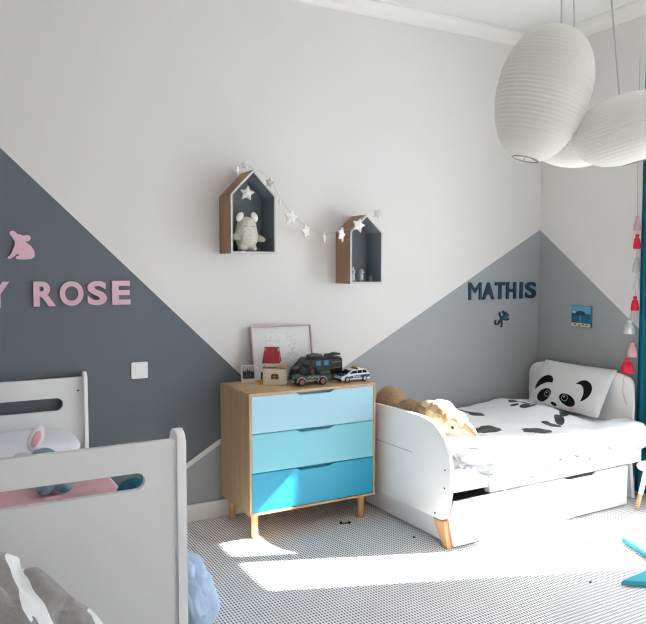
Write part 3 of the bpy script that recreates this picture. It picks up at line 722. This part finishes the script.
# panda pillow
def pillow_mat():
    k = NT('panda_pillow_cloth'); v = k.mapping(k.coord('Object'), (0, .022, 0)); col = lin('dcdcdc'); BK = lin('1d1d21')
    def put(m, c):
        nonlocal col; col = k.mix(m, col, c)
    def cres(c, e): return k.math('MULTIPLY', k.ell(v, *c), k.math('SUBTRACT', 1.0, k.ell(v, *e)))
    put(cres((-.205, .176, .085, .062, .45), (-.185, .115, .115, .062, .45)), BK)
    put(cres((.132, .172, .072, .078, -.5), (.075, .118, .075, .10, -.5)), BK)
    put(k.ell(v, -.168, .096, .066, .043, .45), BK); put(k.ell(v, .043, .092, .072, .036, -.25), BK)
    for c in ((-.138, .107), (.02, .102)):
        put(k.ell(v, *c, .026, .022), lin('a9a9ac')); put(k.ell(v, *c, .022, .0185), BK); put(k.ell(v, c[0] - .006, c[1] + .007, .006, .005), lin('d5d5d5'))
    put(k.ell(v, -.068, .050, .026, .010, -.1), BK); put(k.ell(v, -.082, .018, .028, .011, .1), BK)
    put(k.ell(v, -.238, .04, .016, .010), lin('dcbcc0')); put(k.ell(v, .09, .036, .03, .010), lin('dcbcc0'))
    k.l(col, k.b.inputs['Base Color']); k.b.inputs['Roughness'].default_value = .9; k.b.inputs['Specular IOR Level'].default_value = .1
    k.bump(k.noise(v, 9, 2), .25, .02); return k.m
bm = B(); NX, NY = 44, 30; gr = {}
hw, hh, TT = .315, .355, .062
for sd in (1, -1):
    for i in range(NX + 1):
        for j in range(NY + 1):
            u, w = 2 * i / NX - 1, 2 * j / NY - 1
            edge = abs(i - NX / 2) == NX / 2 or abs(j - NY / 2) == NY / 2
            if edge and sd < 0: gr[sd, i, j] = gr[1, i, j]; continue
            px = u * hw * (1 - .035 * (1 - w * w)); py = .18 + w * hh / 2 * (1 - .04 * (1 - u * u))
            tz = sd * TT * (max(0, 1 - abs(u) ** 3.2) * max(0, 1 - abs(w) ** 3.2)) ** .55
            tz += .006 * fold((px, py, sd), 8) * (0 if edge else 1)
            gr[sd, i, j] = bm.verts.new((px - .02, py, tz))
    for i in range(NX):
        for j in range(NY): bm.faces.new((gr[sd, i, j], gr[sd, i + 1, j], gr[sd, i + 1, j + 1], gr[sd, i, j + 1]))
pw = finish('pillow', bm, pillow_mat(), None, True)
U = Vector((0, -1, 0)); V = Vector((.18, 0, .31)).normalized(); N = U.cross(V)
pw.matrix_world = Matrix.Translation((2.205, -.515, .505)) @ Matrix((U, V, N)).transposed().to_4x4()
tag(pw, 'white pillow printed with a panda face leaning on the headboard', 'pillow')

# brown plush dog lying along the footboard
m_fur = mat('tan_plush', 'b59b7b', .95, bump=(180, .9, .008), spec=.1, var=.25)
m_fur2 = mat('sunlit_tan_plush', 'c9b08d', .95, bump=(180, .7, .008), spec=.1, var=.15)  # head and ears: the body's tan lightened, sunlight put into the colour
dg_ = thing('plush_dog', 'tan plush dog lying on the bed behind the rounded footboard', 'plush toy', (.93, -.68, .53))
bm = blob([((-.02, .335, .12), (.09, .115, .108)), ((0, .14, .095), (.07, .14, .075)), ((0, -.02, .10), (.085, .13, .085)), ((.0, -.14, .115), (.085, .10, .085)),
           ((-.01, .36, .05), (.06, .05, .05)), ((.09, .24, .03), (.09, .04, .035)), ((.08, .0, .03), (.10, .04, .035), (0, 0, -.4))], .01, .006, 60, 4)
finish('body', bm, m_fur, dg_, True)
bm = blob([((.005, -.12, .13), (.09, .095, .085)), ((.04, -.20, .10), (.075, .075, .065))], .01, .005, 60, 4); finish('head', bm, m_fur2, dg_, True)
bm = B(); ellipsoid(bm, (-.02, -.235, .085), (.038, .042, .036)); finish('muzzle', bm, mat('muzzle_peach', 'c4a080', .9), dg_, True)
bm = B(); ellipsoid(bm, (-.035, -.275, .09), (.012, .01, .009), sub=2); finish('nose', bm, m_black, dg_, True)
for (c, r, ro) in (((.06, -.255, .09), (.022, .10, .03), (.55, 0, .3)), ((-.04, -.06, .185), (.03, .05, .016), (0, -.5, 0))):
    bm = B(); ellipsoid(bm, c, r, ro); finish('ear', bm, m_fur2, dg_, True)

# ------------------------------------------------------------------ left bed
LX0, LX1, LYF, LYB = -1.64, -.835, -1.705, -.035
lb_ = thing('white_bed', 'white bed at left with slotted headboard and footboard', 'bed', ((LX0 + LX1) / 2, (LYF + LYB) / 2, 0))
def slotted2(name, y0, y1, ztop, s0, s1, slx0, slx1, zb):
    """panel as one face loop: outline with the slot joined by a bridge, via triangle fill"""
    xa, xb = LX0 + .03, LX1 - .03; zc = (s0 + s1) / 2; r = (s1 - s0) / 2
    hole = [(slx1 - r + r * math.cos(a), zc + r * math.sin(a)) for a in [-PI / 2 + PI * i / 10 for i in range(11)]] + [(slx0 + r + r * math.cos(a), zc + r * math.sin(a)) for a in [PI / 2 + PI * i / 10 for i in range(11)]]
    bm = B(); es = []
    for pts in ([(xa, zb), (xb, zb), (xb, ztop), (xa, ztop)], hole):
        vs = [bm.verts.new((x, y0, z)) for x, z in pts]
        es += [bm.edges.new((vs[i], vs[(i + 1) % len(vs)])) for i in range(len(vs))]
    bmesh.ops.triangle_fill(bm, edges=es, use_beauty=True, normal=(0, -1, 0))
    r_ = bmesh.ops.extrude_face_region(bm, geom=bm.faces[:])
    bmesh.ops.translate(bm, verts=[v for v in r_['geom'] if isinstance(v, bmesh.types.BMVert)], vec=(0, y1 - y0, 0))
    return finish(name, bm, m_wpanel, lb_, None, world=True)
fbd = slotted2('footboard', LYF, LYF + .022, .920, .770, .825, -1.505, -.968, .16)
hbd = slotted2('headboard', LYB - .022, LYB, .905, .735, .803, -1.505, -.966, .16)
for x in (LX0, LX1 - .03):
    for (ya, yb, zt) in ((LYF - .012, LYF + .075, .948), (LYB - .06, LYB + .012, .935)):
        pts = rrect(ya, yb, 0, zt, (.004, .004, .036, .036), 8)
        xo = .012 if zt < .94 and x > -1 else 0
        bm = B(); prism(bm, pts, x, x + .03 - xo, 'yz', .005); finish('end_post', bm, m_white, lb_, 35, world=True)
for x in (LX0 + .004, LX1 - .026):
    bm = B(); box(bm, (x, LYF + .076, .40), (x + .02, LYB - .061, .50), .003); finish('side_rail', bm, m_white, lb_, world=True)
bm = B(); box(bm, (LX0 + .026, LYF + .023, .30), (LX1 - .028, LYB - .023, .318)); finish('slat_base', bm, m_wpanel, lb_, world=True)
for z in (.835, .55):
    bm = B(); lathe(bm, [(.005, 0), (.005, .002)], 12, Matrix.Translation((LX1 - .055, LYB - .0222, z)) @ Matrix.Rotation(PI / 2, 4, 'X')); finish('bolt', bm, m_hole, hbd, world=True)
bm = B(); box(bm, (LX0 + .032, LYF + .026, .3185), (LX1 - .032, LYB - .026, .53), .03, seg=3)
tag(finish('mattress', bm, mat('mattress_cloth', 'e2e2e2', .9), None, 40, loc=(-1.235, -.87, .3185)), 'white mattress inside the slotted white bed at left', 'mattress')
# pillow, pink blanket
def cushion(name, c, rx, ry, rz, m, rotz=0, tilt=0, seed=0):
    bm = B(); bmesh.ops.create_uvsphere(bm, u_segments=40, v_segments=24, radius=1)
    for v in bm.verts:
        x, y, z = v.co
        sx = math.copysign(abs(x) ** .55, x); sy = math.copysign(abs(y) ** .55, y)
        q = Vector((sx * rx, sy * ry, z * rz)); q.z += .008 * fold((q.x, q.y, seed), 9); v.co = q
    bmesh.ops.rotate(bm, verts=bm.verts, cent=(0, 0, 0), matrix=Matrix.Rotation(tilt, 3, 'X')); bmesh.ops.rotate(bm, verts=bm.verts, cent=(0, 0, 0), matrix=Matrix.Rotation(rotz, 3, 'Z'))
    bmesh.ops.translate(bm, verts=bm.verts, vec=c)
    return finish(name, bm, m, None, True, loc=(c[0], c[1], c[2] - rz))
tag(cushion('pillow', (-1.24, -.225, .602), .32, .15, .058, mat('pillow_cotton', 'e9e8f0', .9), 0, R(8)), 'plain white pillow at the headboard of the left bed', 'pillow')
m_pinkb = mat('pink_blanket_cloth', 'e3b6bd', .95, bump=(90, .2, .003), spec=.1)
def pink_pt(s, t):
    x = -1.60 + s * .71; y = -1.66 + t * 1.0
    z = .556 + .012 * fold((x, y, 2), 5) + .01 * math.sin(x * 14 + y * 7) * t
    z += (.075 * math.exp(-((x + .97) / .13) ** 2) * math.exp(-((y + 1.12) / .13) ** 2))
    return (x, y, z)
bm = sheet(60, 60, pink_pt, .014)
for v in bm.verts: v.co.z = max(v.co.z, .5305)
tag(finish('blanket', bm, m_pinkb, None, True, loc=(-1.24, -1.1, .53)), 'pink blanket spread over the left bed, seen through footboard slot', 'blanket')
# bunny lying on the blanket
m_bb = mat('blue_grey_plush', '7f9aa6', .95, bump=(200, .6, .005), spec=.1, var=.1)
m_bw = mat('white_plush', 'e3e0e3', .95, bump=(200, .5, .004), spec=.1)
bn = thing('plush_bunny', 'blue-grey plush bunny with long white ears lying on pink blanket', 'plush toy', (-1.14, -.79, .562))
bm = blob([((0, -.02, .05), (.06, .10, .048)), ((-.035, -.135, .035), (.035, .055, .034)), ((.04, -.135, .035), (.036, .055, .034)), ((-.075, .01, .04), (.022, .05, .024), (0, 0, .5)), ((.075, .0, .04), (.022, .05, .024), (0, 0, -.5))], .007, .002, 80, 3); finish('body', bm, m_bb, bn, True)
bm = B(); ellipsoid(bm, (.0, .15, .07), (.062, .058, .055)); finish('head', bm, m_bb, bn, True)
for (c, ry) in (((-.022, .22, .155), .45), ((-.06, .23, .06), -1.3)):
    bm = B(); ellipsoid(bm, c, (.034, .014, .06), (-.2, ry, 0)); e = finish('ear', bm, m_bw, bn, True)
    bm = B(); ellipsoid(bm, (c[0], c[1] - .009, c[2]), (.019, .008, .04), (-.2, ry, 0)); finish('ear_lining', bm, mat('ear_pink', 'dfa3af', .9), e, True)
# teal knitted ball
m_tk = mat('teal_knit', '17607a', .9, bump=(150, .9, .008), var=.3)
bm = blob([((0, 0, .06), (.07, .07, .06)), ((.025, -.01, .05), (.05, .05, .045))], .008, .006, 80, 2)
bmesh.ops.translate(bm, verts=bm.verts, vec=(-.885, -1.22, .545))
tag(finish('plush_ball', bm, m_tk, None, True, loc=(-.885, -1.22, .545)), 'teal knitted plush by the right side of the left bed', 'plush toy')

# blue bundle on the floor by the bed, grey and white cover in front of the footboard
m_bl = mat('blue_quilt', 'b4cae6', .9, bump=(40, .3, .01), spec=.1, var=.06)
bm = B(); bmesh.ops.create_icosphere(bm, subdivisions=6, radius=1)
for v in bm.verts:
    p = v.co.copy(); d = 1 + .10 * fold(p, 1.6) - .10 * max(0, 1 - abs(p.z * .9 + p.y * .5 - .45 + .2 * fold(p, 2)) * 6) - .02 * max(0, 1 - abs(fold((p.x, p.y + 7, p.z), 1.7)) * 5) + .008 * fold(p, 9)
    q = Vector((p.x * .13, p.y * .29, p.z * .14)) * d
    v.co = Vector((-.665, -1.10, .135)) + q
    v.co.z = max(v.co.z, .001); v.co.x = max(v.co.x, -.80)
tag(finish('quilt', bm, m_bl, None, True, loc=(-.665, -1.10, 0)), 'pale blue crumpled quilt on the carpet beside the left bed', 'quilt')
def stripe_mat():
    k = NT('grey_striped_cover'); v = k.coord('Object'); s = k.n('ShaderNodeSeparateXYZ'); k.l(v, s.inputs[0])
    w = k.math('ADD', k.math('ADD', s.outputs[0], k.math('MULTIPLY', s.outputs[2], .38)), k.math('MULTIPLY', k.math('SUBTRACT', k.noise(v, 5, 2), .5), .10))
    f = k.math('FRACT', k.math('MULTIPLY', k.math('ADD', w, -.048), 7.0))
    m = k.math('LESS_THAN', f, .24)
    base = k.mix(k.noise(v, 60, 4), lin('7d7876'), lin('938e8c'))
    k.l(k.mix(m, base, lin('e2e2e2')), k.b.inputs['Base Color']); k.b.inputs['Roughness'].default_value = .95; k.b.inputs['Specular IOR Level'].default_value = .1
    k.b.inputs['Sheen Weight'].default_value = .3; k.bump(k.noise(v, 150, 3), .4, .004); return k.m
bm = B(); bmesh.ops.create_icosphere(bm, subdivisions=6, radius=1)
for v in bm.verts:
    p = v.co.copy(); d = 1 + .08 * fold(p, 1.8) - .09 * max(0, 1 - abs(fold((p.x * 1.6 + 3, p.y * .8, p.z * .7), 2.3)) * 5) + .01 * fold(p, 9)
    q = Vector((p.x * .47, p.y * .25, p.z * .40)) * d
    if q.x > 0: q.z -= .42 * q.x * max(0, p.z)
    else: q.z += .0
    v.co = Vector((-1.61, -2.02, .45)) + q
    v.co.z = max(v.co.z, .001)
    v.co.y = min(v.co.y, -1.722)
tag(finish('bed_cover', bm, stripe_mat(), None, True, loc=(-1.60, -2.02, 0)), 'crumpled grey cover with white stripes heaped before the white footboard', 'bed cover')

# ------------------------------------------------------------------ paper lanterns
def paper():
    k = NT('rice_paper'); t = k.t; v = k.coord()
    k.b.inputs['Base Color'].default_value = lin('f4f3f0'); k.b.inputs['Roughness'].default_value = .8
    k.b.inputs['Specular IOR Level'].default_value = .15
    out = [n for n in t.nodes if n.type == 'OUTPUT_MATERIAL'][0]
    tr = k.n('ShaderNodeBsdfTranslucent'); tr.inputs[0].default_value = lin('f6f4f0')
    m = k.n('ShaderNodeMixShader'); m.inputs[0].default_value = .5
    k.l(k.b.outputs[0], m.inputs[1]); k.l(tr.outputs[0], m.inputs[2]); k.l(m.outputs[0], out.inputs[0])
    k.bump(k.noise(v, 40, 3), .1, .003); return k.m
m_paper = paper(); m_cord = mat('lamp_cord', 'b8b8b6', .6); m_wire = mat('lantern_wire', '9a9a97', .5)
ROSE = Vector((.66, -1.96, ZC))
def lantern(label, c, H, rad, egg, axis, open_r, nribs, cord_top):
    """H: length along its own axis, rad: widest radius, axis: direction of its upper end"""
    ax = Vector(axis).normalized(); q = ax.to_track_quat('Z', 'Y').to_matrix().to_4x4()
    c = Vector(c); t = thing('paper_lantern', label, 'ceiling lamp', c)
    NP = nribs * 5; prof = []
    for i in range(NP + 1):
        f = i / NP; z = -H / 2 + f * H
        a = math.acos(max(-1, min(1, -(2 * f - 1))))
        e = math.sin(a) ** .85
        e *= 1 + egg * (2 * f - 1) * .5
        lowest = open_r / rad
        r = rad * max(e, lowest * (.999 if f < .5 else .75))
        rib = 1 + .013 * (abs(math.sin(PI * (f * nribs))) - .5)
        prof.append((r * rib, z))
    while prof[0][0] <= open_r * 1.02 and prof[1][0] <= open_r * 1.02: prof.pop(0)
    while prof[-1][0] <= open_r * .78 and prof[-2][0] <= open_r * .78: prof.pop()
    bm = B(); lathe(bm, prof, 56, q, cap=False); bmesh.ops.solidify(bm, geom=bm.faces[:], thickness=.0012)
    sh = finish('paper_shade', bm, m_paper, t, 60)
    bm = B(); r0, z0 = prof[0]
    tube(bm, [(r0 * math.cos(2 * PI * i / 28), r0 * math.sin(2 * PI * i / 28), z0) for i in range(29)], .0022, 6)
    tube(bm, [(-r0, 0, z0), (0, 0, z0 + .012), (r0, 0, z0)], .0014, 5); tube(bm, [(0, -r0, z0), (0, 0, z0 + .012), (0, r0, z0)], .0014, 5)
    bmesh.ops.transform(bm, matrix=q, verts=bm.verts); finish('wire_ring', bm, m_wire, sh)
    top = q @ Vector((0, 0, prof[-1][1]))
    e = Vector(cord_top) - c
    bm = B(); tube(bm, [q @ Vector((0, 0, H * .22)), top, top + (e - top) * .5, e], .0032, 8); finish('cord', bm, m_cord, t, True)
    bm = B(); lathe(bm, [(.018, 0), (.02, .01), (.02, .05), (.01, .06)], 14, Matrix.Translation(q @ Vector((0, 0, H * .16)))); finish('bulb_holder', bm, m_white, t, 40)
RT = Vector((math.cos(R(28.753)), -math.sin(R(28.753)), 0))   # across the room
lantern('tall egg-shaped white paper lantern, largest and leftmost of the three', (.505, -1.943, 2.138), .512, .173, .12, RT * .26 + Vector((0, 0, 1)) + Vector((.2, .2, 0)) * -.1, .05, 34, ROSE + RT * -.06)
lantern('wide tilted white paper lantern beside the teal curtain', (.783, -2.105, 2.006), .258, .203, 0, RT * -.28 + Vector((0, 0, 1)), .048, 20, ROSE + RT * .06)
lantern('lower white paper lantern half hidden behind the other two', (1.02, -1.61, 2.08), .255, .20, 0, Vector((-.25, -.46, 1)), .05, 18, ROSE + Vector((.06, .1, 0)))

# ------------------------------------------------------------------ curtain, rod, tassels, stool, star cushion, bits
m_cur = mat('teal_curtain_cloth', '0f6072', .85, bump=(120, .2, .003), spec=.15)
def cur_pt(s, t):
    y = -.902 - s * .43; z = .02 + t * 2.83
    return (2.452 + .016 * math.sin(s * 2 * PI * 6.5 + .6) * (1 - .2 * t) + .003 * fold((s * 3, t * 2, 0), 2), y + .008 * fold((t * 3, s, 3), 2) * s, z)
rod = thing('curtain_rod', 'black curtain rod with end knob above the teal curtain', 'curtain rod', (2.45, -1.6, 2.90))
bm = B(); tube(bm, [(0, .64, 0), (0, -.75, 0)], .011, 14); finish('rod', bm, m_black, rod, True)
for y in (.655, -.765):
    bm = B(); lathe(bm, [(.006, -.02), (.02, -.016), (.022, 0), (.02, .016), (.006, .02)], 16, Matrix.Translation((0, y, 0)) @ Matrix.Rotation(PI / 2, 4, 'X')); finish('finial', bm, m_black, rod, True)
for y in (.2, -.7):
    bm = B(); box(bm, (-.006, y - .008, -.008), (XR - 2.45 - .001, y + .008, .008), .002); box(bm, (XR - 2.45 - .006, y - .02, -.04), (XR - 2.45 - .0005, y + .02, .04), .002); finish('bracket', bm, m_black, rod)
cu = thing('curtain', 'gathered teal curtain hanging at the right edge by the window', 'curtain', (2.452, -1.12, .02))
bm = sheet(110, 30, cur_pt, .003); finish('drape', bm, m_cur, cu, True, world=True)
for i in range(6):
    y = -.94 - i * .07; bm = B(); tube(bm, [(2.45 + .017 * math.cos(a * PI / 8), y, 2.90 + .019 * math.sin(a * PI / 8) - .004) for a in range(17)], .002, 6); tube(bm, [(2.45, y, 2.877), (2.45, y, 2.84)], .002, 5); finish('ring', bm, m_black, cu, world=True)

tg = thing('tassel_garland', 'string of pink, red and grey tassels hanging along the teal curtain edge', 'garland', (2.40, -.915, 1.4))
TS = [(2.40, -.905, 2.25, 'd9a3b0', .02), (2.40, -.915, 1.775, 'd7a4ac', .021), (2.40, -.918, 1.66, 'd62f45', .022), (2.40, -.917, 1.51, 'b3b5b3', .021), (2.40, -.922, 1.40, 'c9c9c8', .018), (2.40, -.915, 1.265, 'd42f47', .023), (2.395, -.88, 1.112, 'c6cac8', .032), (2.395, -.905, .965, 'e0b1b3', .029), (2.355, -.905, .865, 'd8304a', .037)]
def tassel(x, y, z, col, r):
    m = mat('tassel_' + col, col, .95, bump=(200, .8, .006), spec=.1)
    bm = B(); lathe(bm, [(.002, .038), (r * .45, .035), (r * .55, .025), (r * .42, .016), (r * .7, .008), (r * .95, -.02), (r * 1.05, -.05), (r * .95, -.056), (.002, -.05)], 26, Matrix.Translation((x, y, z)))
    for v in bm.verts:
        a = math.atan2(v.co.y - y, v.co.x - x); f = 1 + .07 * math.sin(a * 9 + z * 40)
        v.co.x = x + (v.co.x - x) * f; v.co.y = y + (v.co.y - y) * f
    finish('tassel', bm, m, tg, True, world=True)
for tt in TS: tassel(*tt)
bm = B(); tube(bm, [(2.405, -.90, 2.80)] + [(a, b, c + .037) for a, b, c, _, _ in TS] + [(2.345, -.885, .75), (2.35, -.878, .68), (2.36, -.90, .60)], .0022, 6); finish('cord', bm, mat('tassel_cord', 'c9a6a4', .8), tg, world=True)

st = thing('stool', 'small round white stool with wood-tipped legs at the right edge', 'stool', (2.245, -1.25, 0))
bm = B(); lathe(bm, [(.02, .272), (.12, .272), (.135, .278), (.14, .288), (.135, .298), (.12, .303), (.02, .305)], 36); finish('seat', bm, m_white, st, 50)
for i in range(3):
    a = R(110 + 120 * i); d = Vector((math.cos(a), math.sin(a), 0))
    pt = [d * .085 + Vector((0, 0, .2715)), d * .118 + Vector((0, 0, .105))]; pb = [pt[1], d * .138 + Vector((0, 0, .0005))]
    bm = B(); tube(bm, pt, [.016, .0135], 14); lg = finish('leg', bm, m_white, st, True)
    bm = B(); tube(bm, [pb[0] + Vector((0, 0, .0)), pb[1]], [.0134, .011], 14); finish('wood_tip', bm, m_pine, lg, True)

m_st = mat('teal_felt', '4fa9bd', .9, bump=(120, .3, .003), spec=.1)
pts = [(1.70 + x, -1.915 + y) for x, y in star2d(.49, .42, 5, math.atan2(-1.444 + 1.915, 1.682 - 1.70))]
bm = B(); prism(bm, pts, .001, .026, 'xy', .006)
tag(finish('star_cushion', bm, m_st, None, None, loc=(1.70, -1.915, 0)), 'flat teal star-shaped floor cushion, two points showing at right', 'cushion')
bt = thing('toy_bit', 'tiny black toy dumbbell lying on carpet in front of chest', 'toy', (.509, -.467, 0), R(-20))
bm = B(); tube(bm, [(-.025, 0, .005), (.025, 0, .005)], .003, 8); finish('bar', bm, m_black, bt)
for s in (-1, 1):
    bm = B(); ellipsoid(bm, (s * .025, 0, .0075), (.009, .008, .007), sub=2); finish('knob', bm, m_black, bt, True)
for (x, y, lab) in ((.733, -.834, 'dark crumb on the carpet beside the slanted bed leg'), (1.128, -1.69, 'dark crumb on the sunlit carpet near the teal star')):
    bm = B(); ellipsoid(bm, (x, y, .0045), (.009, .006, .0045), sub=2)
    tag(finish('crumb', bm, m_black, None, True, loc=(x, y, 0)), lab, 'debris')
